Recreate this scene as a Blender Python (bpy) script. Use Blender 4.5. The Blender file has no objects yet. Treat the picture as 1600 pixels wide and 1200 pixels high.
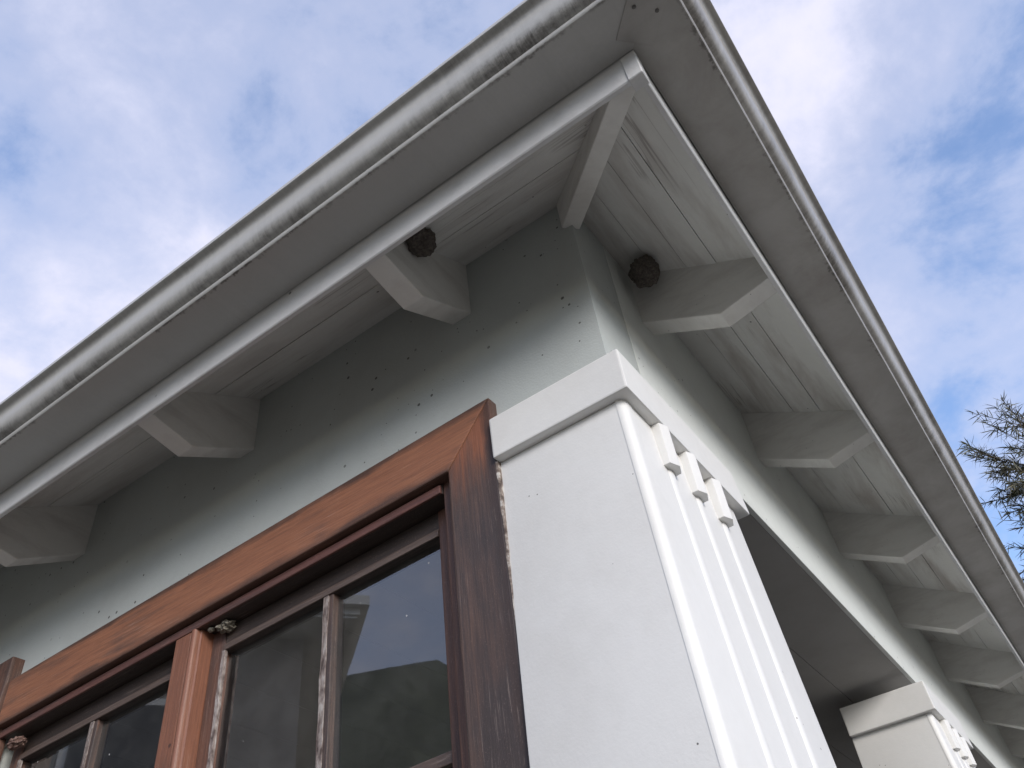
import bpy, bmesh, math, random
from mathutils import Vector, Matrix, noise as mnoise

random.seed(7)
scene = bpy.context.scene
COL = scene.collection

# ------------------------------------------------------------------ camera
cam_d = bpy.data.cameras.new("camera")
cam = bpy.data.objects.new("camera", cam_d)
COL.objects.link(cam)
cam_d.sensor_fit = 'HORIZONTAL'
cam_d.sensor_width = 36.0
cam_d.lens = 30.006
cam_d.clip_start = 0.02
cam_d.clip_end = 2000.0
CAM = Vector((0.35253, -0.93580, 0.0))
RX = Vector((0.809326261, 0.577602637, -0.106612369))
UP = Vector((0.463600043, -0.516735930, 0.719763140))
BK = Vector((0.360646646, -0.631948710, -0.685984566))
m = Matrix(((RX.x, UP.x, BK.x, CAM.x), (RX.y, UP.y, BK.y, CAM.y), (RX.z, UP.z, BK.z, CAM.z), (0, 0, 0, 1)))
cam.matrix_world = m
scene.camera = cam

# ------------------------------------------------------------------ sky, sun, exposure
SUN_DIR = Vector((0.86, -0.60, 0.36)).normalized()      # towards the sun
SUN_EL = math.asin(SUN_DIR.z)
SUN_ROT = math.atan2(SUN_DIR.x, SUN_DIR.y)
SUN_STRENGTH = 1.68
SUN_ANGLE = 20.0
SKY_STRENGTH = 0.12
CLOUD_GAIN = 4.6
CLOUD_OFFSET = (6.28, 6.46, 0.0)
EXPOSURE = 0.75

world = bpy.data.worlds.new("World")
scene.world = world
world.use_nodes = True
wt = world.node_tree
wt.nodes.clear()


def N(t, kind, **kw):
    n = t.nodes.new(kind)
    for k, v in kw.items():
        if k.startswith('i_'):
            n.inputs[k[2:].replace('_', ' ')].default_value = v
        else:
            setattr(n, k, v)
    return n


def mathn(t, op, a, b=None, clamp=False):
    n = t.nodes.new('ShaderNodeMath')
    n.operation = op
    n.use_clamp = clamp
    for i, v in enumerate((a, b)):
        if v is None:
            continue
        if isinstance(v, (int, float)):
            n.inputs[i].default_value = v
        else:
            t.links.new(v, n.inputs[i])
    return n.outputs[0]


def mixc(t, fac, a, b, mode='MIX'):
    n = t.nodes.new('ShaderNodeMix')
    n.data_type = 'RGBA'
    n.blend_type = mode
    n.clamp_factor = True
    for s, v in ((n.inputs[0], fac), (n.inputs[6], a), (n.inputs[7], b)):
        if isinstance(v, (int, float)):
            s.default_value = v
        elif isinstance(v, tuple):
            s.default_value = (v[0], v[1], v[2], 1.0)
        else:
            t.links.new(v, s)
    return n.outputs[2]


def ramp(t, fac, stops, interp='LINEAR'):
    n = t.nodes.new('ShaderNodeValToRGB')
    n.color_ramp.interpolation = interp
    e = n.color_ramp.elements
    while len(e) < len(stops):
        e.new(0.5)
    for el, (p, c) in zip(e, stops):
        el.position = p
        if isinstance(c, (int, float)):
            c = (c, c, c)
        el.color = (c[0], c[1], c[2], 1.0)
    t.links.new(fac, n.inputs[0])
    return n.outputs[0]


sky = N(wt, 'ShaderNodeTexSky', sky_type='NISHITA', sun_disc=False)
sky.sun_elevation = max(SUN_EL, math.radians(20))
sky.sun_rotation = SUN_ROT
sky.air_density = 1.0
sky.dust_density = 0.6
sky.ozone_density = 1.5
tc = N(wt, 'ShaderNodeTexCoord')
sep = N(wt, 'ShaderNodeSeparateXYZ')
wt.links.new(tc.outputs['Generated'], sep.inputs[0])
zz = mathn(wt, 'ADD', mathn(wt, 'MAXIMUM', sep.outputs[2], 0.0), 0.22)
px_ = mathn(wt, 'DIVIDE', sep.outputs[0], zz)
py_ = mathn(wt, 'DIVIDE', sep.outputs[1], zz)
cmb = N(wt, 'ShaderNodeCombineXYZ')
wt.links.new(px_, cmb.inputs[0])
wt.links.new(py_, cmb.inputs[1])
off = N(wt, 'ShaderNodeVectorMath', operation='ADD')
wt.links.new(cmb.outputs[0], off.inputs[0])
off.inputs[1].default_value = CLOUD_OFFSET
n1 = N(wt, 'ShaderNodeTexNoise', i_Scale=1.7, i_Detail=9.0, i_Roughness=0.56, i_Distortion=0.15)
wt.links.new(off.outputs[0], n1.inputs['Vector'])
n2 = N(wt, 'ShaderNodeTexNoise', i_Scale=5.5, i_Detail=8.0, i_Roughness=0.6, i_Distortion=0.2)
wt.links.new(off.outputs[0], n2.inputs['Vector'])
cov = mathn(wt, 'ADD', mathn(wt, 'MULTIPLY', n1.outputs[0], 0.64), mathn(wt, 'MULTIPLY', n2.outputs[0], 0.36))
mask = ramp(wt, cov, [(0.36, 0.12), (0.46, 0.58), (0.60, 0.95)], 'EASE')
tone = ramp(wt, cov, [(0.36, (0.66, 0.75, 1.02)), (0.52, (0.83, 0.86, 1.07)), (0.66, (1.06, 1.03, 1.20))], 'EASE')
cl = mixc(wt, 1.0, tone, (CLOUD_GAIN, CLOUD_GAIN, CLOUD_GAIN), 'MULTIPLY')
skyb = mixc(wt, 1.0, sky.outputs[0], (1.30, 1.42, 1.66), 'MULTIPLY')
skyc = mixc(wt, mask, skyb, cl)
bg = N(wt, 'ShaderNodeBackground', i_Strength=SKY_STRENGTH)
wt.links.new(skyc, bg.inputs[0])
wo = N(wt, 'ShaderNodeOutputWorld')
wt.links.new(bg.outputs[0], wo.inputs[0])

sun_d = bpy.data.lights.new("sun", 'SUN')
sun_d.energy = SUN_STRENGTH
sun_d.angle = math.radians(SUN_ANGLE)
sun_d.color = (1.0, 0.94, 0.87)
sun = bpy.data.objects.new("sun", sun_d)
COL.objects.link(sun)
sun.location = SUN_DIR * 30
sun.rotation_euler = SUN_DIR.to_track_quat('Z', 'Y').to_euler()

vs = scene.view_settings
vs.view_transform = 'Standard'
vs.look = 'None'
vs.exposure = EXPOSURE
vs.gamma = 1.0
vs.use_curve_mapping = False


# ------------------------------------------------------------------ materials
def new_mat(name):
    mt = bpy.data.materials.new(name)
    mt.use_nodes = True
    t = mt.node_tree
    return mt, t, t.nodes['Principled BSDF'], t.nodes['Material Output']


def objco(t, scale=(1, 1, 1), rot=(0, 0, 0)):
    c = t.nodes.new('ShaderNodeTexCoord')
    mp = t.nodes.new('ShaderNodeMapping')
    mp.inputs['Scale'].default_value = scale
    mp.inputs['Rotation'].default_value = rot
    t.links.new(c.outputs['Object'], mp.inputs['Vector'])
    return mp.outputs[0]


def noise_n(t, vec, scale, detail=4, rough=0.55, dist=0.0):
    n = N(t, 'ShaderNodeTexNoise', i_Scale=scale, i_Detail=float(detail), i_Roughness=rough, i_Distortion=dist)
    t.links.new(vec, n.inputs['Vector'])
    return n.outputs[0]


def specks(t, vec, scale, size, keep):
    """sparse round dots: voronoi cells, only a share `keep` of them carry a dot"""
    v = N(t, 'ShaderNodeTexVoronoi', feature='F1', i_Scale=scale)
    t.links.new(vec, v.inputs['Vector'])
    sc = N(t, 'ShaderNodeSeparateColor')
    t.links.new(v.outputs['Color'], sc.inputs[0])
    rad = mathn(t, 'MULTIPLY', sc.outputs[1], size)
    dot = mathn(t, 'LESS_THAN', v.outputs['Distance'], rad)
    has = mathn(t, 'LESS_THAN', sc.outputs[0], keep)
    return mathn(t, 'MULTIPLY', dot, has)


def bump(t, bsdf, height, strength, dist=0.002):
    b = N(t, 'ShaderNodeBump', i_Strength=strength, i_Distance=dist)
    t.links.new(height, b.inputs['Height'])
    t.links.new(b.outputs[0], bsdf.inputs['Normal'])


def paint(name, base, rough=0.45, dirt=(0.20, 0.17, 0.14), dirt_amt=0.25, speck=0.0, bump_s=0.25, fine=60, dirt_scale=6.0,
          stretch=(1, 1, 1), cracks=None):
    mt, t, b, o = new_mat(name)
    v = objco(t)
    vs_ = objco(t, stretch)
    big = noise_n(t, vs_, dirt_scale, 6, 0.62, 0.3)
    small = noise_n(t, v, fine, 5, 0.6)
    f = ramp(t, big, [(0.46, 0.0), (0.75, 1.0)])
    f = mathn(t, 'MULTIPLY', f, dirt_amt)
    c = mixc(t, f, base, dirt)
    f2 = ramp(t, small, [(0.35, 0.0), (0.7, 1.0)])
    c = mixc(t, mathn(t, 'MULTIPLY', f2, 0.10), c, tuple(x * 0.72 for x in base))
    if speck > 0:
        s = specks(t, v, 30.0, 0.105, speck)
        cl_ = ramp(t, noise_n(t, v, 3.0, 2), [(0.42, 0.0), (0.55, 1.0)])
        s = mathn(t, 'MULTIPLY', s, mathn(t, 'ADD', mathn(t, 'MULTIPLY', cl_, 0.7), 0.3))
        s2 = specks(t, v, 70.0, 0.12, speck * 0.35)
        s = mathn(t, 'MAXIMUM', s, s2)
        c = mixc(t, mathn(t, 'MULTIPLY', s, 0.85), c, (0.035, 0.03, 0.028))
    if cracks is not None:
        cn = noise_n(t, objco(t, cracks), 1.0, 3, 0.5, 0.1)
        ridge = mathn(t, 'ABSOLUTE', mathn(t, 'SUBTRACT', cn, 0.5))
        ln = ramp(t, ridge, [(0.003, 1.0), (0.008, 0.0)])
        gate = ramp(t, noise_n(t, v, 4.5, 3), [(0.52, 0.0), (0.62, 1.0)])
        ln = mathn(t, 'MULTIPLY', ln, gate)
        c = mixc(t, mathn(t, 'MULTIPLY', ln, 0.42), c, (0.10, 0.075, 0.065))
        halo = mathn(t, 'MULTIPLY', ramp(t, ridge, [(0.0, 1.0), (0.05, 0.0)]), gate)
        c = mixc(t, mathn(t, 'MULTIPLY', halo, 0.08), c, (0.25, 0.19, 0.165))
    t.links.new(c, b.inputs['Base Color'])
    r = mathn(t, 'ADD', mathn(t, 'MULTIPLY', big, 0.25), rough - 0.12)
    t.links.new(r, b.inputs['Roughness'])
    h = mathn(t, 'ADD', mathn(t, 'MULTIPLY', small, 0.5), noise_n(t, vs_, 240, 3))
    bump(t, b, h, bump_s, 0.0012)
    return mt


M = {}
M['wall'] = paint('mint_wall_paint', (0.475, 0.505, 0.49), 0.5, dirt_amt=0.22, speck=0.85, bump_s=0.45, dirt_scale=3.0)
M['pillar'] = paint('white_pillar_paint', (0.725, 0.722, 0.705), 0.5, dirt=(0.48, 0.46, 0.42), dirt_amt=0.30, speck=0.10, bump_s=0.16, dirt_scale=3.5)
M['beam'] = paint('pale_beam_paint', (0.68, 0.705, 0.675), 0.5, dirt_amt=0.10, speck=0.08)
M['soffitL'] = paint('soffit_paint_left', (0.73, 0.725, 0.70), 0.5, dirt=(0.30, 0.25, 0.225), dirt_amt=0.55, speck=0.12, dirt_scale=6.0, stretch=(0.35, 2.2, 1), bump_s=0.5, cracks=(0.9, 26, 0))
M['soffitR'] = paint('soffit_paint_right', (0.73, 0.725, 0.70), 0.5, dirt=(0.27, 0.215, 0.185), dirt_amt=0.75, speck=0.12, dirt_scale=6.0, stretch=(2.2, 0.35, 1), bump_s=0.5, cracks=(26, 0.9, 0))
M['rafter'] = paint('rafter_paint', (0.73, 0.72, 0.69), 0.5, dirt=(0.30, 0.26, 0.24), dirt_amt=0.4, speck=0.16, dirt_scale=7.0, stretch=(1, 1, 3.5), bump_s=0.4)
M['fascia'] = paint('fascia_paint', (0.64, 0.645, 0.65), 0.35, dirt=(0.16, 0.14, 0.12), dirt_amt=0.22, speck=0.12, dirt_scale=14.0)
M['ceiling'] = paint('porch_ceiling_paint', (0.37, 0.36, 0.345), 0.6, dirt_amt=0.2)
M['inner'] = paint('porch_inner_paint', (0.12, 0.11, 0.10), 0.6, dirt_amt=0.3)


def gutter_mat(run):
    mt, t, b, o = new_mat('weathered_gutter_paint')
    c = t.nodes.new('ShaderNodeTexCoord')
    sp = N(t, 'ShaderNodeSeparateXYZ')
    t.links.new(c.outputs['Object'], sp.inputs[0])
    # along-coordinate: x on the left run, y on the right run; both change slowly across
    al = sp.outputs[0 if run == 'L' else 1]
    cv = N(t, 'ShaderNodeCombineXYZ')
    t.links.new(al, cv.inputs[0])
    t.links.new(mathn(t, 'MULTIPLY', sp.outputs[2], 0.10), cv.inputs[1])
    streak = noise_n(t, cv.outputs[0], 62, 7, 0.72, 1.1)
    v = objco(t)
    patch = noise_n(t, v, 9, 6, 0.65, 0.4)
    fine = noise_n(t, v, 130, 4, 0.6)
    f = mathn(t, 'ADD', mathn(t, 'MULTIPLY', streak, 0.34), mathn(t, 'MULTIPLY', patch, 0.46))
    f = mathn(t, 'ADD', f, mathn(t, 'MULTIPLY', fine, 0.22))
    g = ramp(t, f, [(0.42, 0.0), (0.52, 0.45), (0.62, 1.0)])
    g = mathn(t, 'MULTIPLY', g, ramp(t, noise_n(t, v, 2.6, 3, 0.6), [(0.36, 0.25), (0.62, 1.0)]))
    # grime collects low on the front, just above and behind the lip
    low = ramp(t, mathn(t, 'MULTIPLY', mathn(t, 'SUBTRACT', sp.outputs[2], 1.24), 10.0), [(0.05, 0.12), (0.06, 0.2), (0.12, 0.25), (0.15, 1.0), (0.25, 0.85), (0.36, 0.22), (0.58, 0.16), (0.66, 0.45), (0.74, 0.5), (0.78, 0.10)])
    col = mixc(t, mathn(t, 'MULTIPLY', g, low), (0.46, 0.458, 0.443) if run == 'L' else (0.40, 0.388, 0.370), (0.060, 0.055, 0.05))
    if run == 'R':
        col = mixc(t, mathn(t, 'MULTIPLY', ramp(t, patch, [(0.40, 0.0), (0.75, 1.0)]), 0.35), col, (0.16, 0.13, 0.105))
    # mould that has crept from the lip on to the underside
    cvm = N(t, 'ShaderNodeCombineXYZ')
    t.links.new(sp.outputs[0], cvm.inputs[0])
    t.links.new(sp.outputs[1], cvm.inputs[1])
    mould = noise_n(t, cvm.outputs[0], 70, 6, 0.7)
    edge_d = mathn(t, 'ABSOLUTE', mathn(t, 'SUBTRACT', mathn(t, 'ABSOLUTE', sp.outputs[1 if run == 'L' else 0]), 0.359))
    near = ramp(t, mathn(t, 'MULTIPLY', edge_d, 40.0), [(0.0, 1.0), (0.6, 0.0)])
    mm = ramp(t, mathn(t, 'ADD', mathn(t, 'MULTIPLY', mould, 0.7), mathn(t, 'MULTIPLY', near, 0.30)), [(0.58, 0.0), (0.66, 1.0)])
    mm = mathn(t, 'MULTIPLY', mathn(t, 'MULTIPLY', mm, ramp(t, patch, [(0.42, 0.1), (0.6, 1.0)])), mathn(t, 'LESS_THAN', sp.outputs[2], 1.2446))
    col = mixc(t, mathn(t, 'MULTIPLY', mm, 0.75), col, (0.05, 0.042, 0.036))
    t.links.new(col, b.inputs['Base Color'])
    t.links.new(mathn(t, 'ADD', mathn(t, 'MULTIPLY', f, 0.4), 0.14), b.inputs['Roughness'])
    bump(t, b, mathn(t, 'ADD', fine, streak), 0.12, 0.001)
    return mt


M['gutterL'] = gutter_mat('L')
M['gutterR'] = gutter_mat('R')


def wood(name, axis, orange, dark, weather, seed, fade=None, edges=None):
    """stained timber, grain along `axis`"""
    mt, t, b, o = new_mat(name)
    st = [150, 150, 150]
    st[axis] = 4.5
    st2 = [26, 26, 26]
    st2[axis] = 1.6
    v = objco(t)
    g = noise_n(t, objco(t, tuple(st)), 2.6, 10, 0.75, 0.35)
    g2 = noise_n(t, objco(t, tuple(st2)), 1.6, 8, 0.68, 0.5)
    big = noise_n(t, objco(t, (1, 1, 1), (0, 0, seed)), 5.0, 5, 0.6, 0.3)
    c = mixc(t, ramp(t, g, [(0.35, 0.0), (0.65, 1.0)]), dark, orange)
    wmask = ramp(t, mathn(t, 'ADD', mathn(t, 'MULTIPLY', g2, 0.6), mathn(t, 'MULTIPLY', big, 0.4)), [(0.62 - weather * 0.3, 0.0), (0.80 - weather * 0.3, 1.0)])
    if fade is not None:
        spz = N(t, 'ShaderNodeSeparateXYZ')
        t.links.new(v, spz.inputs[0])
        zz_ = mathn(t, 'ADD', spz.outputs[2], mathn(t, 'MULTIPLY', mathn(t, 'SUBTRACT', g2, 0.5), 0.45))
        keep = ramp(t, zz_, [(fade[0], 1.0), (fade[1], 0.0)])
        wmask = mathn(t, 'MULTIPLY', wmask, keep)
        c = mixc(t, keep, mixc(t, ramp(t, g, [(0.35, 0.0), (0.65, 1.0)]), (0.19, 0.07, 0.038), (0.29, 0.115, 0.062)), c)
    c = mixc(t, mathn(t, 'MULTIPLY', wmask, 0.92), c, (0.048, 0.038, 0.037))
    if edges is not None:
        spe = N(t, 'ShaderNodeSeparateXYZ')
        t.links.new(v, spe.inputs[0])
        u = spe.outputs[0]
        if edges[0] == 'z':
            u = mathn(t, 'SUBTRACT', spe.outputs[2], mathn(t, 'MULTIPLY', mathn(t, 'ADD', spe.outputs[0], 0.22), 0.020))
        a_ = mathn(t, 'ABSOLUTE', mathn(t, 'SUBTRACT', u, edges[1]))
        b_ = mathn(t, 'ABSOLUTE', mathn(t, 'SUBTRACT', u, edges[2]))
        dmin = mathn(t, 'MINIMUM', a_, b_)
        dd = mathn(t, 'ADD', mathn(t, 'MULTIPLY', dmin, 20.0), mathn(t, 'MULTIPLY', mathn(t, 'SUBTRACT', mathn(t, 'ADD', mathn(t, 'MULTIPLY', g2, 0.5), mathn(t, 'MULTIPLY', big, 0.5)), 0.5), 1.9))
        em = ramp(t, dd, [(0.06, 1.0), (0.34, 0.0)])
        c = mixc(t, mathn(t, 'MULTIPLY', em, 0.8), c, (0.045, 0.030, 0.026))
    fl = ramp(t, noise_n(t, v, 420, 3, 0.6), [(0.60, 0.0), (0.68, 1.0)])
    c = mixc(t, mathn(t, 'MULTIPLY', fl, 0.25), c, (0.34, 0.24, 0.19))
    pale = ramp(t, g, [(0.575, 0.0), (0.64, 1.0)])
    pale = mathn(t, 'MULTIPLY', pale, ramp(t, big, [(0.45, 0.0), (0.6, 1.0)]))
    c = mixc(t, mathn(t, 'MULTIPLY', pale, 0.5 + weather * 0.3), c, (0.30, 0.24, 0.21))
    s = specks(t, v, 40, 0.18, 0.12)
    c = mixc(t, mathn(t, 'MULTIPLY', s, 0.7), c, (0.03, 0.02, 0.02))
    t.links.new(c, b.inputs['Base Color'])
    t.links.new(ramp(t, g2, [(0.3, 0.33), (0.7, 0.62)]), b.inputs['Roughness'])
    bump(t, b, mathn(t, 'ADD', g, mathn(t, 'MULTIPLY', g2, 0.6)), 0.45, 0.0015)
    return mt


M['head_wood'] = wood('stained_head_timber', 0, (0.345, 0.150, 0.080), (0.19, 0.078, 0.045), 0.34, 0.3, edges=('z', 0.9945, 0.8875))
M['stile_wood'] = wood('weathered_stile_timber', 2, (0.165, 0.095, 0.068), (0.062, 0.040, 0.032), 0.90, 1.1, fade=(0.80, 0.93), edges=('x', -0.2200, -0.2250))
M['mull_wood'] = wood('stained_mullion_timber', 2, (0.27, 0.115, 0.068), (0.15, 0.062, 0.040), 0.26, 2.2)
M['frame_wood'] = wood('dark_frame_timber', 0, (0.16, 0.070, 0.056), (0.075, 0.034, 0.030), 0.5, 0.9)
M['sash_wood'] = wood('dark_sash_timber', 2, (0.165, 0.080, 0.054), (0.080, 0.040, 0.030), 0.45, 1.9)
M['shaded_rail_wood'] = wood('shade_toned_rail_timber', 0, (0.055, 0.040, 0.034), (0.022, 0.017, 0.016), 0.5, 0.9)  # near-black timber colour has the shade under the window head painted in
M['lip_wood'] = wood('greyed_rail_timber', 0, (0.13, 0.095, 0.080), (0.07, 0.05, 0.043), 0.2, 0.5)


def putty():
    mt, t, b, o = new_mat('weathered_glazing_putty')
    v = objco(t)
    f = noise_n(t, objco(t, (1, 1, 0.35)), 120, 6, 0.7)
    c = ramp(t, f, [(0.36, (0.07, 0.05, 0.045)), (0.5, (0.22, 0.18, 0.165)), (0.66, (0.40, 0.37, 0.35))])
    t.links.new(c, b.inputs['Base Color'])
    b.inputs['Roughness'].default_value = 0.75
    bump(t, b, f, 0.8, 0.003)
    return mt


M['putty'] = putty()


def glass():
    mt, t, b, o = new_mat('window_glass')
    t.nodes.remove(b)
    fr = N(t, 'ShaderNodeFresnel', i_IOR=2.5)
    tr = N(t, 'ShaderNodeBsdfTransparent')
    tr.inputs[0].default_value = (0.80, 0.82, 0.82, 1)
    gl = N(t, 'ShaderNodeBsdfGlossy', i_Roughness=0.015)
    v = objco(t)
    bp = N(t, 'ShaderNodeBump', i_Strength=0.015, i_Distance=0.003)
    t.links.new(noise_n(t, v, 7, 2), bp.inputs['Height'])
    t.links.new(bp.outputs[0], gl.inputs['Normal'])
    mx = N(t, 'ShaderNodeMixShader')
    t.links.new(fr.outputs[0], mx.inputs[0])
    t.links.new(tr.outputs[0], mx.inputs[1])
    t.links.new(gl.outputs[0], mx.inputs[2])
    df = N(t, 'ShaderNodeBsdfDiffuse')
    df.inputs[0].default_value = (0.55, 0.55, 0.53, 1)
    dust = ramp(t, noise_n(t, v, 16, 6, 0.65), [(0.4, 0.012), (0.75, 0.05)])
    sp_ = specks(t, v, 38, 0.09, 0.22)
    mx2 = N(t, 'ShaderNodeMixShader')
    t.links.new(mathn(t, 'MAXIMUM', dust, mathn(t, 'MULTIPLY', sp_, 0.7)), mx2.inputs[0])
    t.links.new(mx.outputs[0], mx2.inputs[1])
    t.links.new(df.outputs[0], mx2.inputs[2])
    t.links.new(mx2.outputs[0], o.inputs[0])
    return mt


M['glass'] = glass()


def simple(name, stops, scale, rough=0.8, bump_s=0.0, bdist=0.01):
    mt, t, b, o = new_mat(name)
    f = noise_n(t, objco(t), scale, 6, 0.65, 0.2)
    t.links.new(ramp(t, f, stops), b.inputs['Base Color'])
    b.inputs['Roughness'].default_value = rough
    if bump_s:
        bump(t, b, f, bump_s, bdist)
    return mt


M['putty_pale'] = simple('flaking_sealant', [(0.40, (0.07, 0.05, 0.042)), (0.53, (0.22, 0.18, 0.155)), (0.64, (0.52, 0.50, 0.47))], 55, 0.8, 0.8, 0.002)
M['mud_dark'] = simple('dark_mud', [(0.35, (0.075, 0.064, 0.056)), (0.7, (0.21, 0.18, 0.155))], 190, 1.0, 1.0, 0.008)
M['mud_pale'] = simple('pale_mud', [(0.35, (0.07, 0.06, 0.045)), (0.55, (0.24, 0.22, 0.18)), (0.7, (0.42, 0.40, 0.35))], 130, 0.95, 0.9, 0.004)
M['mud_red'] = simple('reddish_mud', [(0.35, (0.10, 0.05, 0.04)), (0.7, (0.28, 0.19, 0.16))], 110, 0.95, 0.9, 0.004)
M['ground'] = simple('dry_lawn', [(0.3, (0.076, 0.070, 0.046)), (0.7, (0.132, 0.114, 0.082))], 3, 0.95)
M['path'] = simple('concrete_path', [(0.3, (0.14, 0.13, 0.115)), (0.7, (0.21, 0.195, 0.175))], 5, 0.9)
M['hill'] = simple('bush_covered_hill', [(0.35, (0.022, 0.032, 0.018)), (0.65, (0.06, 0.075, 0.04))], 0.12, 0.95)
M['roof'] = simple('roof_paint', [(0.3, (0.16, 0.15, 0.15)), (0.7, (0.24, 0.23, 0.22))], 4, 0.5)
M['bark'] = simple('bark', [(0.3, (0.05, 0.042, 0.036)), (0.7, (0.12, 0.10, 0.085))], 14, 0.95, 0.6, 0.02)
M['far_wall'] = simple('far_wall_paint', [(0.3, (0.24, 0.22, 0.20)), (0.7, (0.30, 0.275, 0.25))], 3, 0.6)
M['far_trim'] = simple('far_trim_paint', [(0.3, (0.70, 0.69, 0.66)), (0.7, (0.76, 0.75, 0.72))], 3, 0.5)
M['dark_glass'] = simple('dark_far_glass', [(0.3, (0.02, 0.022, 0.025)), (0.7, (0.04, 0.04, 0.045))], 3, 0.1)
M['seam'] = simple('grey_seam_sealant', [(0.3, (0.10, 0.10, 0.095)), (0.7, (0.16, 0.155, 0.15))], 40, 0.7)  # mottled dark grey of the rivets' own colour


def leaf_mat():
    mt, t, b, o = new_mat('narrow_leaf')
    oi = N(t, 'ShaderNodeTexCoord')
    f = noise_n(t, oi.outputs['Object'], 3.0, 4)
    t.links.new(ramp(t, f, [(0.35, (0.055, 0.062, 0.034)), (0.55, (0.085, 0.085, 0.045)), (0.7, (0.14, 0.10, 0.055))]), b.inputs['Base Color'])
    b.inputs['Roughness'].default_value = 0.55
    return mt


M['leaf'] = leaf_mat()


# ------------------------------------------------------------------ mesh helpers
class MB:
    def __init__(self):
        self.bm = bmesh.new()

    def poly_prism(self, pts, vec):
        """closed polygon (3D points) extruded by vec"""
        vec = Vector(vec)
        a = [self.bm.verts.new(Vector(p)) for p in pts]
        b = [self.bm.verts.new(Vector(p) + vec) for p in pts]
        n = len(a)
        fs = [self.bm.faces.new(a), self.bm.faces.new(list(reversed(b)))]
        for i in range(n):
            fs.append(self.bm.faces.new((a[i], b[i], b[(i + 1) % n], a[(i + 1) % n])))
        return self

    def box(self, x0, x1, y0, y1, z0, z1):
        return self.poly_prism([(x0, y0, z0), (x1, y0, z0), (x1, y1, z0), (x0, y1, z0)], (0, 0, z1 - z0))

    def bevel(self, w=0.002, seg=2, ang=30):
        bmesh.ops.recalc_face_normals(self.bm, faces=self.bm.faces[:])
        es = [e for e in self.bm.edges if len(e.link_faces) == 2 and e.calc_face_angle(0) > math.radians(ang)]
        bmesh.ops.bevel(self.bm, geom=es, offset=w, segments=seg, affect='EDGES', profile=0.6, clamp_overlap=True)
        return self

    def sweep(self, prof, side, length, n=1, wob=0.0, close=True, seed=0.0):
        """profile of (o, z): o = distance out from the wall; mitred at the hip"""
        rings = []
        for i in range(n + 1):
            s = i / n
            ring = []
            for k, (o, z) in enumerate(prof):
                if side == 'L':
                    x = o + (-length - o) * s
                    p = Vector((x, -o, z))
                else:
                    y = -o + (length + o) * s
                    p = Vector((o, y, z))
                if wob:
                    d = s * length
                    p.z += wob * mnoise.noise(Vector((d * 1.3, seed, 0.0)))
                    q = wob * 0.8 * mnoise.noise(Vector((d * 1.9, seed + 9.0, 3.0))) * min(1.0, s * 8)
                    if side == 'L':
                        p.y -= q
                    else:
                        p.x += q
                ring.append(self.bm.verts.new(p))
            rings.append(ring)
        m_ = len(prof)
        for i in range(n):
            for k in range(m_ if close else m_ - 1):
                a, b, c, d = rings[i][k], rings[i][(k + 1) % m_], rings[i + 1][(k + 1) % m_], rings[i + 1][k]
                self.bm.faces.new((a, b, c, d))
        if close:
            self.bm.faces.new(rings[0])
            self.bm.faces.new(list(reversed(rings[-1])))
        return self

    def xform(self, f):
        for v in self.bm.verts:
            v.co = f(v.co)
        return self

    def build(self, name, mat, parent=None, smooth=None, loc=None):
        bmesh.ops.recalc_face_normals(self.bm, faces=self.bm.faces[:])
        if smooth is not None:
            for f in self.bm.faces:
                f.smooth = True
            for e in self.bm.edges:
                if len(e.link_faces) == 2 and e.calc_face_angle(0) > math.radians(smooth):
                    e.smooth = False
        me = bpy.data.meshes.new(name)
        self.bm.to_mesh(me)
        self.bm.free()
        me.materials.append(mat)
        o = bpy.data.objects.new(name, me)
        COL.objects.link(o)
        if parent is not None:
            o.parent = parent
        if loc is not None:
            o.location = loc
        return o


def empty(name, loc=(0, 0, 0), label=None, cat=None, group=None):
    o = bpy.data.objects.new(name, None)
    o.empty_display_size = 0.2
    COL.objects.link(o)
    o.location = loc
    if label:
        o['label'] = label
        o['category'] = cat
    if group:
        o['group'] = group
    return o


def tag(o, label, cat, group=None):
    o['label'] = label
    o['category'] = cat
    if group:
        o['group'] = group
    return o


def copy_tree(o, parent, dloc):
    c = o.copy()
    COL.objects.link(c)
    c.parent = parent
    c.location = Vector(o.location) + Vector(dloc)
    for ch in o.children:
        d = ch.copy()
        COL.objects.link(d)
        d.parent = c
    return c


# ------------------------------------------------------------------ the setting
GZ = -1.55
g = MB()
g.bm.faces.new([g.bm.verts.new(p) for p in ((-900, -900, GZ), (900, -900, GZ), (900, 900, GZ), (-900, 900, GZ))])
ground = g.build('ground', M['ground'])
ground['kind'] = 'structure'
g = MB()
g.poly_prism([(-6, -1.9, GZ + 0.004), (2.6, -1.9, GZ + 0.004), (2.6, 8, GZ + 0.004), (0.9, 8, GZ + 0.004), (0.9, -0.35, GZ + 0.004), (-6, -0.35, GZ + 0.004)], (0, 0, 0.04))
path = g.build('path', M['path'])
path['kind'] = 'structure'

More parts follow.
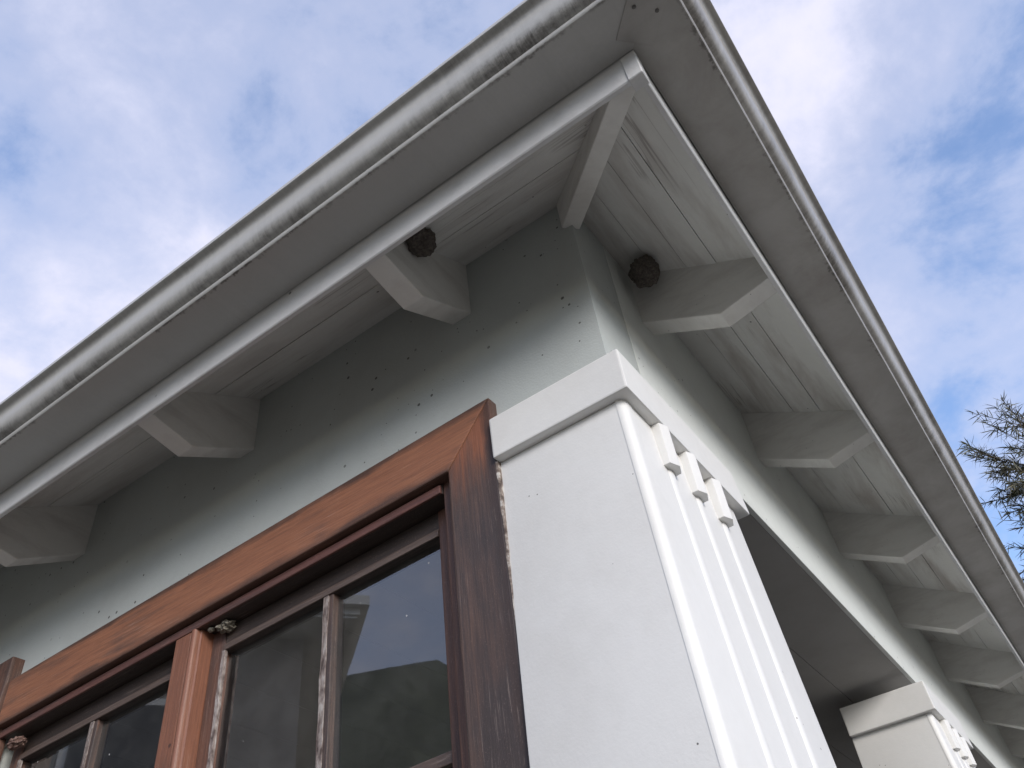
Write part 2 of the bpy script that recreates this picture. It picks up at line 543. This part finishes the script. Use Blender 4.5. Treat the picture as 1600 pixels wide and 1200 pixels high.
# bush-clad hill behind the photographer (seen mirrored in the glass)
bm = bmesh.new()
NA, NR = 90, 14
rows = []
hd = math.atan2(-0.66, -0.60)
for i in range(NA + 1):
    a = hd + (i / NA - 0.5) * math.radians(130)
    row = []
    for j in range(NR + 1):
        r = 90 + j * 14
        w = math.exp(-((a - hd + 0.10) / 0.62) ** 2)
        h = w * 96 * math.sin(min(1.0, j / 9.0) * math.pi / 2) * (1.0 if j < 10 else 1.0 - (j - 9) * 0.06)
        nz = mnoise.fractal(Vector((math.cos(a) * r * 0.02, math.sin(a) * r * 0.02, 0.3)), 1.0, 2.0, 6)
        h *= 1.0 + 0.22 * nz
        row.append(bm.verts.new((math.cos(a) * r, math.sin(a) * r, GZ - 1.0 + max(0, h))))
    rows.append(row)
for i in range(NA):
    for j in range(NR):
        bm.faces.new((rows[i][j], rows[i + 1][j], rows[i + 1][j + 1], rows[i][j + 1]))
g = MB()
g.bm.free()
g.bm = bm
hill = g.build('hill', M['hill'], smooth=180)
hill['kind'] = 'structure'

# ------------------------------------------------------------------ the house
SL = 0.57                          # eave slope
house = empty('bungalow', (0, 0, 0), 'pale green bungalow corner with white deep eaves, timber window and white porch pillars', 'house')

LX, LY = 4.6, 7.2
# wall with the window opening (y = 0 plane), and the beam over the porch openings
g = MB()
g.box(-0.2, 0.0, 0.0, 0.14, GZ, 1.42)
g.box(-1.60, -0.2, 0.0, 0.14, 0.90, 1.42)
g.box(-1.60, -0.2, 0.0, 0.14, GZ, -0.62)
g.box(-LX, -1.60, 0.0, 0.14, GZ, 1.42)
bmesh.ops.remove_doubles(g.bm, verts=g.bm.verts[:], dist=0.0001)
g.build('wall', M['wall'], house)
g = MB()
g.box(-0.012, 0.0, 0.143, LY, 0.969, 1.42).bevel(0.002)
g.build('beam', M['beam'], house)
g = MB()
g.box(-0.18, -0.02, 0.143, LY, GZ, -0.55)
g.build('porch_parapet', M['beam'], house)
# ceiling boards of the porch
cb = None
for i in range(15):
    x0 = -0.0125 - i * 0.18
    if cb is None:
        g = MB()
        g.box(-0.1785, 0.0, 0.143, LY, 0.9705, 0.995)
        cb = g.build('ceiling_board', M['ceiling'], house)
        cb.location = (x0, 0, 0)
    else:
        c = cb.copy()
        COL.objects.link(c)
        c.location = (x0, 0, 0)
g = MB()
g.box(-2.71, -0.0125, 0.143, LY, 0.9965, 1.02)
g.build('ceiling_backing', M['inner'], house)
g = MB()
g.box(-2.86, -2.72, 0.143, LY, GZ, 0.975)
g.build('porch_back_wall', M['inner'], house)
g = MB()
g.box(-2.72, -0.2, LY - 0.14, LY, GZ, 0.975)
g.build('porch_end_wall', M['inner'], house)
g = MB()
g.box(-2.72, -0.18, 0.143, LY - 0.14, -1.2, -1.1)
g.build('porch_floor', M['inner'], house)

# roof
for side in 'LR':
    L_ = LX + 0.8 if side == 'L' else LY + 0.4
    g = MB()
    prof = [(0.315, 1.50 - SL * 0.315), (0.315, 1.512 - SL * 0.315), (-2.4, 1.512 + SL * 2.4), (-2.4, 1.50 + SL * 2.4)]
    g.sweep(prof, side, L_)
    g.build('roof', M['roof'], house)

# soffit boards, mitred at the hip, with open grooves between them
edges = [(-0.02, 0.0622), (0.0631, 0.1222), (0.1232, 0.1804), (0.1815, 0.2572)]
for side in 'LR':
    L_ = LX if side == 'L' else LY
    for k, (a, b) in enumerate(edges):
        g = MB()
        dz = random.uniform(-0.0012, 0.0012)
        prof = [(a, 1.40 - SL * a + dz), (b, 1.40 - SL * b + dz), (b, 1.416 - SL * b + dz), (a, 1.416 - SL * a + dz)]
        g.sweep(prof, side, L_, n=40, wob=0.0012, seed=k * 3.1)
        g.build('soffit_board', M['soffit' + side], house)
    g = MB()
    g.sweep([(-0.02, 1.420 + SL * 0.02), (0.2572, 1.420 - SL * 0.2572), (0.2572, 1.43 - SL * 0.2572), (-0.02, 1.43 + SL * 0.02)], side, L_)
    g.build('soffit_backing', M['inner'], house)

# fascia boards
for side in 'LR':
    L_ = LX if side == 'L' else LY
    g = MB()
    g.sweep([(0.2575, 1.176), (0.265, 1.176), (0.267, 1.178), (0.267, 1.318), (0.2575, 1.318)], side, L_, n=40, wob=0.0015, seed=5.0)
    g.build('fascia_board', M['fascia'], house, smooth=30)

# gutters: quad profile with a bead along the bottom and a rolled top lip
GP = [(0.2685, 1.2448), (0.3550, 1.2440), (0.3610, 1.2440), (0.3632, 1.2460), (0.3638, 1.2490), (0.3637, 1.2525), (0.3625, 1.2545),
      (0.3640, 1.2556), (0.3685, 1.2570), (0.3730, 1.2592), (0.3772, 1.2635), (0.3805, 1.2695), (0.3830, 1.2770), (0.3844, 1.2850),
      (0.3850, 1.2930), (0.3853, 1.3000), (0.3866, 1.3060), (0.3895, 1.3105), (0.3940, 1.3132), (0.3985, 1.3140), (0.4003, 1.3155),
      (0.4006, 1.3190), (0.4006, 1.3235), (0.3996, 1.3258), (0.3970, 1.3268), (0.3940, 1.3262), (0.3900, 1.3215), (0.3815, 1.3060),
      (0.3790, 1.2800), (0.3560, 1.2500), (0.2720, 1.2485), (0.2720, 1.3400), (0.2685, 1.3400)]
for side in 'LR':
    L_ = LX if side == 'L' else LY
    g = MB()
    g.sweep(GP, side, L_, n=90, wob=0.0022, seed=2.0)
    gt = g.build('gutter', M['gutter' + side], house, smooth=42)
# corner joint strip under the gutter, along the hip, with two rivets
g = MB()
c0, c1 = Vector((0.276, -0.276, 1.2425)), Vector((0.352, -0.352, 1.2420))
pd = Vector((0.7071, 0.7071, 0)) * 0.030
g.poly_prism([c0 - pd, c0 + pd, c1 + pd, c1 - pd], (0, 0, 0.0018)).bevel(0.0006, 1)
jp = g.build('corner_joint_plate', M['gutterR'], house)
for q in ((0.302, -0.325), (0.327, -0.299), (0.338, -0.350)):
    g = MB()
    bmesh.ops.create_uvsphere(g.bm, u_segments=10, v_segments=6, radius=0.0034)
    g.xform(lambda v: Vector((v.x + q[0], v.y + q[1], v.z * 0.6 + 1.2415)))
    g.build('rivet', M['seam'], jp, smooth=60)

# rafter tails: roof-pitched underside with a level cut at the tip
RP = [(-0.01, 1.2560), (0.150, 1.1665), (0.2572, 1.1885), (0.2572, 1.2570), (-0.01, 1.4090)]
RW = 0.046
g = MB()
g.poly_prism([(-RW / 2, -o, z) for o, z in RP], (RW, 0, 0)).bevel(0.0025, 2)
rl = g.build('rafter_tail', M['rafter'], house)
g = MB()
g.poly_prism([(o, -RW / 2, z) for o, z in RP], (0, RW, 0)).bevel(0.0025, 2)
rr = g.build('rafter_tail', M['rafter'], house)
for k in range(7):
    o = rl
    if k:
        o = rl.copy()
        COL.objects.link(o)
    o.location = (-0.272 - 0.600 * k + random.uniform(-.006, .006) * (k > 0), 0, random.uniform(-.003, .003) * (k > 0))
for k in range(11):
    o = rr
    if k:
        o = rr.copy()
        COL.objects.link(o)
    o.location = (0, 0.272 + 0.600 * k + random.uniform(-.006, .006) * (k > 0), random.uniform(-.003, .003) * (k > 0))
# hip rafter along the corner diagonal
g = MB()
hw = 0.0180 * 0.7071
prof = [(-0.008, 1.322), (0.236, 1.226), (0.236, 1.2685), (-0.008, 1.4080)]
g.poly_prism([(o - hw, -o - hw, z) for o, z in prof], (2 * hw, 2 * hw, 0)).bevel(0.0025, 2)
g.build('hip_rafter', M['rafter'], house)
# raw end grain block closing the fascia mitre
g = MB()
g.box(0.2440, 0.2690, -0.2690, -0.2440, 1.1745, 1.243).bevel(0.0015, 1)
g.build('fascia_corner_block', M['fascia'], house)

# ------------------------------------------------------------------ pillars
BAT = 0.036                                  # batter: metres out per metre down
ZT = 0.853


def bat(o, z):
    return o + BAT * (ZT - z)


Y0, Y1, X0, X1 = -0.013, 0.392, -0.2187, 0.013
g = MB()
zb = -0.62
top = [(X0, Y0, ZT), (X1, Y0, ZT), (X1, Y1, ZT), (X0, Y1, ZT)]
bot = [(X0, bat(0, zb) * -1 + Y0, zb), (bat(X1, zb), -bat(0, zb) + Y0, zb), (bat(X1, zb), bat(Y1, zb), zb), (X0, bat(Y1, zb), zb)]
va = [g.bm.verts.new(p) for p in top]
vb = [g.bm.verts.new(p) for p in bot]
g.bm.faces.new(va)
g.bm.faces.new(list(reversed(vb)))
for i in range(4):
    g.bm.faces.new((va[i], vb[i], vb[(i + 1) % 4], va[(i + 1) % 4]))
ce = [e for e in g.bm.edges if set(e.verts) == {va[1], vb[1]}]
bmesh.ops.bevel(g.bm, geom=ce, offset=0.010, segments=1, affect='EDGES', profile=0.5)
g.bevel(0.0025, 2, 60)
pillar = g.build('pillar', M['pillar'], house, smooth=20)
g = MB()
EC = 0.031
g.poly_prism([(-0.2185, -EC, 0.853), (EC, -EC, 0.853), (EC, 0.428, 0.853), (-0.2185, 0.428, 0.853)], (0, 0, 0.082)).bevel(0.003, 2)


def capslant(v):
    if v.y > 0.4:
        v.y -= (v.z - 0.853) * 0.35
    v.z += 0.0012 * mnoise.noise(v * 25)
    return v


g.xform(capslant)
g.build('pillar_cap', M['pillar'], pillar)
# three drops under the cap and three round beads running down from them
for yy in (0.095, 0.191, 0.289):
    g = MB()
    z0, z1 = 0.772, 0.8525
    px0 = 0.010
    pts = [(px0, yy - 0.0200), (0.0270, yy - 0.0195), (0.0340, yy), (0.0270, yy + 0.0195), (px0, yy + 0.0200)]
    g.poly_prism([(x, y, z0) for x, y in pts], (0, 0, z1 - z0)).bevel(0.0018, 2)
    g.build('drop', M['pillar'], pillar, smooth=20)
    g = MB()
    pts = []
    for i in range(9):
        a = -math.pi / 2 + math.pi * i / 8
        pts.append((0.0115 + 0.0048 * math.cos(a), yy + 0.004 + 0.0125 * math.sin(a), 0.0))
    g.poly_prism([(x, y, 0.7725) for x, y, _ in pts], (0, 0, zb - 0.7725))
    g.xform(lambda v: Vector((v.x + BAT * (ZT - v.z), v.y, v.z)))
    g.build('bead', M['pillar'], pillar, smooth=50)
g = MB()
pts = []
for i in range(13):
    a = -math.pi * 0.5 + math.pi * 0.5 * i / 12
    pts.append((-0.0005 + 0.0142 * math.cos(a), 0.0005 + 0.0142 * math.sin(a)))
pts += [(0.0137, 0.012), (0.0120, 0.0125), (-0.0005, 0.0005)]
g.poly_prism([(x, y, ZT) for x, y in pts], (0, 0, zb - ZT))
g.xform(lambda v: Vector((v.x + BAT * (ZT - v.z), v.y - BAT * (ZT - v.z), v.z)))
g.build('corner_bead', M['pillar'], pillar, smooth=50)
for k in (1, 2, 3):
    copy_tree(pillar, house, (0, 1.738 * k, 0))

# ------------------------------------------------------------------ window
SH = 0.020


def shear(v):
    return Vector((v.x, v.y, v.z + SH * (v.x + 0.22)))


def W(mb, name, mat, parent, bev=0.002, smooth=None):
    if bev:
        mb.bevel(bev, 2)
    mb.xform(shear)
    return mb.build(name, mat, parent, smooth=smooth)


window = None
g = MB()
# the fixed frame: head lining, jamb, mullion body behind the trims
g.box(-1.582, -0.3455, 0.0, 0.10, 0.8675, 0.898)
window = W(g, 'window', M['shaded_rail_wood'], house)  # head underside takes the timber with painted-in shade
g = MB()
g.box(-0.345, -0.3175, 0.002, 0.10, -0.60, 0.898)
W(g, 'jamb', M['sash_wood'], window)
# casings, mitred at the top right
g = MB()
g.poly_prism([(-0.2205, -0.021, 0.9945), (-0.3175, -0.021, 0.8875), (-1.582, -0.021, 0.8875), (-1.582, -0.021, 0.9945)], (0, 0.032, 0))
W(g, 'head_casing', M['head_wood'], window, 0.003)
g = MB()
g.poly_prism([(-0.2195, -0.0215, 0.9940), (-0.3160, -0.0215, 0.8865), (-0.3160, -0.0215, -0.62), (-0.2195, -0.0215, -0.62)], (0, 0.032, 0))
W(g, 'side_casing', M['stile_wood'], window, 0.0035)
# moulded inner bead of the frame head
g = MB()
g.box(-1.582, -0.346, -0.0065, -0.0005, 0.8665, 0.8840)
W(g, 'head_bead', M['frame_wood'], window, 0.0022)
g = MB()
g.box(-1.70, -1.5835, -0.030, 0.012, -0.62, 1.052)
W(g, 'corner_post', M['sash_wood'], window, 0.004)
# mullion with a rounded bead on its right edge
g = MB()
pts = [(-1.008, 0.10), (-1.008, -0.004), (-0.966, -0.004), (-0.9645, 0.000)]
for i in range(9):
    a = math.pi * 1.0 + math.pi * i / 8
    pts.append((-0.9565 + 0.0075 * math.cos(a), -0.001 + 0.0065 * math.sin(a)))
pts += [(-0.9480, 0.004), (-0.945, 0.006), (-0.945, 0.10)]
g.poly_prism([(x, y, -0.60) for x, y in pts], (0, 0, 0.8672 + 0.60))
W(g, 'mullion', M['mull_wood'], window, 0, 40)
# two sashes
SASHES = ((-0.9435, -0.3465, -0.6375), (-1.580, -1.0095, -1.293))
for sx0, sx1, mx in SASHES:
    g = MB()
    ft, bk = 0.032, 0.070
    g.box(sx0, sx0 + 0.036, ft, bk, -0.58, 0.8665)
    g.box(sx1 - 0.036, sx1, ft, bk, -0.58, 0.8665)
    g.box(sx0 + 0.0362, sx1 - 0.0362, ft, bk, -0.58, -0.50)
    W(g, 'sash', M['sash_wood'], window, 0.002)
    g = MB()
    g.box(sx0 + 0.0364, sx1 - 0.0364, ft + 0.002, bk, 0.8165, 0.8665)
    W(g, 'top_rail', M['shaded_rail_wood'], window, 0.002)
    g = MB()
    g.poly_prism([(sx0 + 0.0366, ft - 0.002, 0.8165), (sx0 + 0.0366, ft - 0.002, 0.8260), (sx0 + 0.0366, ft + 0.0015, 0.8330), (sx0 + 0.0366, ft + 0.0015, 0.8165)], (sx1 - sx0 - 0.0732, 0, 0))
    W(g, 'rail_lip', M['lip_wood'], window, 0.0008)
    # vertical glazing bar and horizontal glazing bar
    g = MB()
    g.poly_prism([(mx - 0.0115, 0.0335, -0.499), (mx + 0.0115, 0.0335, -0.499), (mx + 0.0125, 0.064, -0.499), (mx - 0.0125, 0.064, -0.499)], (0, 0, 1.3165))
    W(g, 'glazing_bar', M['stile_wood'], window, 0.002)
    for za in (0.446, 0.02):
        g = MB()
        g.box(sx0 + 0.0365, mx - 0.013, 0.036, 0.062, za, za + 0.018)
        g.box(mx + 0.013, sx1 - 0.0365, 0.036, 0.062, za, za + 0.018)
        W(g, 'glazing_bar', M['lip_wood'], window, 0.002)
    # putty fillets: ragged strips on the bar face and beside the stile
    for (ax, bx, yy, zt) in ((mx - 0.0110, mx + 0.0015, 0.0320, 0.8165), (sx0 + 0.0335, sx0 + 0.0425, 0.0300, 0.8165)):
        g = MB()
        nseg = 60
        prev = None
        for i in range(nseg + 1):
            z = -0.49 + (zt + 0.49) * i / nseg
            j = 0.0024 * mnoise.noise(Vector((z * 35, ax * 10, 1.0)))
            j2 = 0.0018 * mnoise.noise(Vector((z * 50, ax * 10, 7.0)))
            yb = yy + 0.006
            q = [g.bm.verts.new(p) for p in ((ax + j, yb, z), (ax + j + 0.001, yy - abs(j2), z), (bx + j2, yy - abs(j2) * 0.6, z), (bx + j2 + 0.0012, yb, z))]
            if prev:
                for a in range(3):
                    g.bm.faces.new((prev[a], prev[a + 1], q[a + 1], q[a]))
            prev = q
        W(g, 'putty', M['putty'], window, 0)
    # four panes
    ys = 0.047
    for (a, b) in ((sx0 + 0.0300, mx - 0.0118), (mx + 0.0118, sx1 - 0.0300)):
        for (za, zb_) in ((-0.505, 0.021), (0.037, 0.447), (0.463, 0.823)):
            g = MB()
            vsx = [g.bm.verts.new(p) for p in ((a, ys, za), (b, ys, za), (b, ys, zb_), (a, ys, zb_))]
            g.bm.faces.new(vsx)
            W(g, 'pane', M['glass'], window, 0)
# ragged old paint and sealant where the casing meets the pillar
g = MB()
prev = None
for i in range(240):
    z = -0.60 + 1.452 * i / 239
    a_ = 0.0004 + 0.0040 * max(0.0, mnoise.noise(Vector((z * 17, 0.3, 0.0))) + 0.5 * mnoise.noise(Vector((z * 60, 2.0, 0.0))))
    b_ = 0.0012 * mnoise.noise(Vector((z * 40, 5.0, 0.0)))
    yy = -0.0222 - 0.0008 * abs(mnoise.noise(Vector((z * 50, 8.0, 0.0))))
    q = [g.bm.verts.new(p) for p in ((-0.2190 - a_, -0.0205, z), (-0.2188 - a_ * 0.8, yy, z), (-0.2168 + b_, yy + 0.001, z), (-0.2160 + b_, -0.012, z))]
    if prev:
        for k in range(3):
            g.bm.faces.new((prev[k], prev[k + 1], q[k + 1], q[k]))
    prev = q
g.build('sealant', M['putty_pale'], window)
# sill
g = MB()
g.box(-1.72, -0.22, -0.05, 0.13, -0.66, -0.622)
W(g, 'sill', M['head_wood'], window, 0.003)


# ------------------------------------------------------------------ mud nests
def lump(name, loc, rad, sc, mat, label, cat, amp=0.22, freq=2.2, sub=4, hole=None, group=None):
    bm = bmesh.new()
    bmesh.ops.create_icosphere(bm, subdivisions=sub, radius=1.0)
    for v in bm.verts:
        n = mnoise.fractal(v.co * freq + Vector(loc) * 7, 0.9, 2.0, 5)
        cell = mnoise.noise(v.co * 6 + Vector(loc) * 3)
        k = 1 + amp * n + amp * 0.2 * cell + 0.05 * mnoise.noise(v.co * 14 + Vector(loc) * 5)
        if hole is not None:
            d = (v.co - hole.normalized()).length
            if d < 0.5:
                k -= 0.45 * (1 - d / 0.5) ** 0.6
        v.co = v.co * k
        v.co = Vector((v.co.x * sc[0], v.co.y * sc[1], v.co.z * sc[2])) * rad
    g = MB()
    g.bm.free()
    g.bm = bm
    o = g.build(name, mat, None, smooth=60, loc=loc)
    tag(o, label, cat, group)
    return o


to_cam = (CAM - Vector((-0.22, -0.185, 1.27)))
lump('mud_nest', (-0.2250, -0.178, 1.279), 0.0270, (1.0, 1.0, 1.0), M['mud_dark'],
     'dark round mud nest tucked under the left eave beside the first rafter tail', 'nest', 0.20, 2.6, hole=to_cam)
lump('mud_nest', (0.050, 0.200, 1.328), 0.0295, (1.0, 0.95, 1.2), M['mud_dark'],
     'dark mud nest in the shadow under the right eave close to the wall', 'nest', 0.22, 2.4)
lump('wasp_nest', (-0.8930, 0.020, 0.8440), 0.0155, (1.25, 0.8, 0.62), M['mud_pale'],
     'small pale crusty wasp nest under the window head beside the mullion', 'nest', 0.45, 3.0)
lump('mud_nest', (-1.5350, 0.010, 0.8190), 0.019, (1.3, 0.7, 0.55), M['mud_red'],
     'reddish mud nest at the far left end of the window head', 'nest', 0.35, 3.0)
lump('mud_pellet', (-0.9270, 0.012, 0.8480), 0.0055, (1.3, 1, 0.8), M['mud_pale'],
     'tiny pale mud pellet in the corner above the mullion', 'nest', 0.3)


# ------------------------------------------------------------------ tree beyond the right gutter
def make_tree():
    base = Vector((2.12, 8.1, GZ))
    root = empty('wattle_tree', base, 'feathery tree with long narrow grey green leaves beyond the right gutter', 'tree')
    rnd = random.Random(11)
    crown_c = Vector((1.10, 8.4, 3.85))
    g = MB()

    def tube(p0, p1, r0, r1, n=7):
        d = (p1 - p0).normalized()
        a = d.orthogonal().normalized()
        b = d.cross(a)
        r_a = [g.bm.verts.new(p0 + (a * math.cos(2 * math.pi * i / n) + b * math.sin(2 * math.pi * i / n)) * r0 - base) for i in range(n)]
        r_b = [g.bm.verts.new(p1 + (a * math.cos(2 * math.pi * i / n) + b * math.sin(2 * math.pi * i / n)) * r1 - base) for i in range(n)]
        for i in range(n):
            g.bm.faces.new((r_a[i], r_a[(i + 1) % n], r_b[(i + 1) % n], r_b[i]))

    p = base.copy()
    trunk = [p]
    for i in range(6):
        p = p + Vector((rnd.uniform(-.1, .1) - 0.03, rnd.uniform(-.1, .1), 0.95))
        trunk.append(p)
    for i in range(6):
        tube(trunk[i], trunk[i + 1], 0.15 - i * 0.018, 0.15 - (i + 1) * 0.018)
    g.build('trunk', M['bark'], root, smooth=50)

    g = MB()
    twigs = []
    for i in range(170):
        s = trunk[rnd.randint(3, 6)]
        th = rnd.uniform(0, 2 * math.pi)
        el = rnd.uniform(-0.15, 1.25)
        ln = rnd.uniform(0.7, 1.35)
        d = Vector((math.cos(th) * math.cos(el), math.sin(th) * math.cos(el), math.sin(el)))
        e = s + d * ln * 1.05
        mid = (s + e) / 2 + Vector((rnd.uniform(-.1, .1), rnd.uniform(-.1, .1), rnd.uniform(0, .15)))
        tube(s, mid, 0.018, 0.011, 5)
        tube(mid, e, 0.011, 0.005, 5)
        for k in range(6):
            t_ = rnd.uniform(0.25, 1.0)
            q = mid.lerp(e, t_)
            dd = (d + Vector((rnd.gauss(0, .55), rnd.gauss(0, .55), rnd.gauss(.1, .5)))).normalized()
            q2 = q + dd * rnd.uniform(0.25, 0.55)
            tube(q, q2, 0.005, 0.002, 4)
            twigs.append((q, q2, dd))
    g.build('limb', M['bark'], root, smooth=50)

    bm = bmesh.new()
    for (q, q2, dd) in twigs:
        for k in range(54):
            t_ = rnd.uniform(0.05, 1.05)
            s = q.lerp(q2, t_)
            d = (dd * rnd.uniform(0.3, 1.0) + Vector((rnd.gauss(0, .6), rnd.gauss(0, .6), rnd.gauss(-.05, .55)))).normalized()
            ln = rnd.uniform(0.07, 0.16)
            w = rnd.uniform(0.0030, 0.0060)
            side = d.cross(Vector((rnd.gauss(0, 1), rnd.gauss(0, 1), rnd.gauss(0, 1)))).normalized()
            bend = side.cross(d) * rnd.uniform(-.035, .035)
            droop = Vector((0, 0, -rnd.uniform(0, .03)))
            pts = []
            for j, wj in enumerate((0.35, 1.0, 0.8, 0.05)):
                u = j / 3
                c = s + d * ln * u + bend * (u * u) + droop * (u * u) - base
                pts.append((bm.verts.new(c - side * w * wj), bm.verts.new(c + side * w * wj)))
            for j in range(3):
                bm.faces.new((pts[j][0], pts[j][1], pts[j + 1][1], pts[j + 1][0]))
    g = MB()
    g.bm.free()
    g.bm = bm
    g.build('crown', M['leaf'], root)
    return root


make_tree()


# ------------------------------------------------------------------ house behind the photographer (mirrored in the glass)
def neighbour():
    corner = Vector((-6.0, -5.66, 5.10))
    ux = Vector((-0.62, 0.78, 0)).normalized()
    uy = Vector((-0.78, -0.62, 0)).normalized()
    ang = math.atan2(ux.y, ux.x)
    root = empty('neighbour_house', (corner.x, corner.y, GZ), 'cream two storey house across the yard, mirrored in the window glass', 'house')
    root.rotation_euler = (0, 0, ang)
    H = corner.z - GZ

    def loc(u, v, z):
        return (u, v, z)
    # local axes: +x along ux; local +y = rotated +90deg; uy should be on +y or -y
    sgn = 1 if Vector((-ux.y, ux.x, 0)).dot(uy) > 0 else -1

    def lbox(u0, u1, v0, v1, z0, z1, name, mat, parent=root):
        g = MB()
        a, b = sorted((v0 * sgn, v1 * sgn))
        g.box(u0, u1, a, b, z0, z1)
        return g.build(name, mat, parent)
    lbox(0.55, 7.5, 0.55, 8.0, 0, H - 0.02, 'wall', M['far_wall'])
    lbox(0.0, 8.05, 0.0, 8.55, H - 0.02, H + 0.01, 'soffit', M['far_trim'])
    lbox(-0.03, 8.08, -0.03, 8.58, H + 0.011, H + 0.20, 'fascia', M['far_trim'])
    lbox(-0.13, 8.18, -0.13, 8.68, H + 0.09, H + 0.21, 'gutter', M['far_trim'])
    for u in (1.4, 4.2):
        wf = lbox(u, u + 1.5, 0.50, 0.548, H - 2.2, H - 0.8, 'window', M['far_trim'])
        lbox(u + 0.08, u + 1.42, 0.485, 0.499, H - 2.12, H - 0.88, 'pane', M['dark_glass'], wf)
    g = MB()
    z = H + 0.212
    p = [(-0.1, -0.1 * sgn, z), (8.15, -0.1 * sgn, z), (8.15, 8.6 * sgn, z), (-0.1, 8.6 * sgn, z)]
    r0, r1 = (4.0, 4.0 * sgn, z + 2.1), (4.1, 4.6 * sgn, z + 2.1)
    v = [g.bm.verts.new(q) for q in p]
    a = g.bm.verts.new(r0)
    b = g.bm.verts.new(r1)
    g.bm.faces.new((v[0], v[1], a))
    g.bm.faces.new((v[1], v[2], b, a))
    g.bm.faces.new((v[2], v[3], b))
    g.bm.faces.new((v[3], v[0], a, b))
    g.bm.faces.new((v[3], v[2], v[1], v[0]))
    g.build('roof', M['roof'], root)


neighbour()
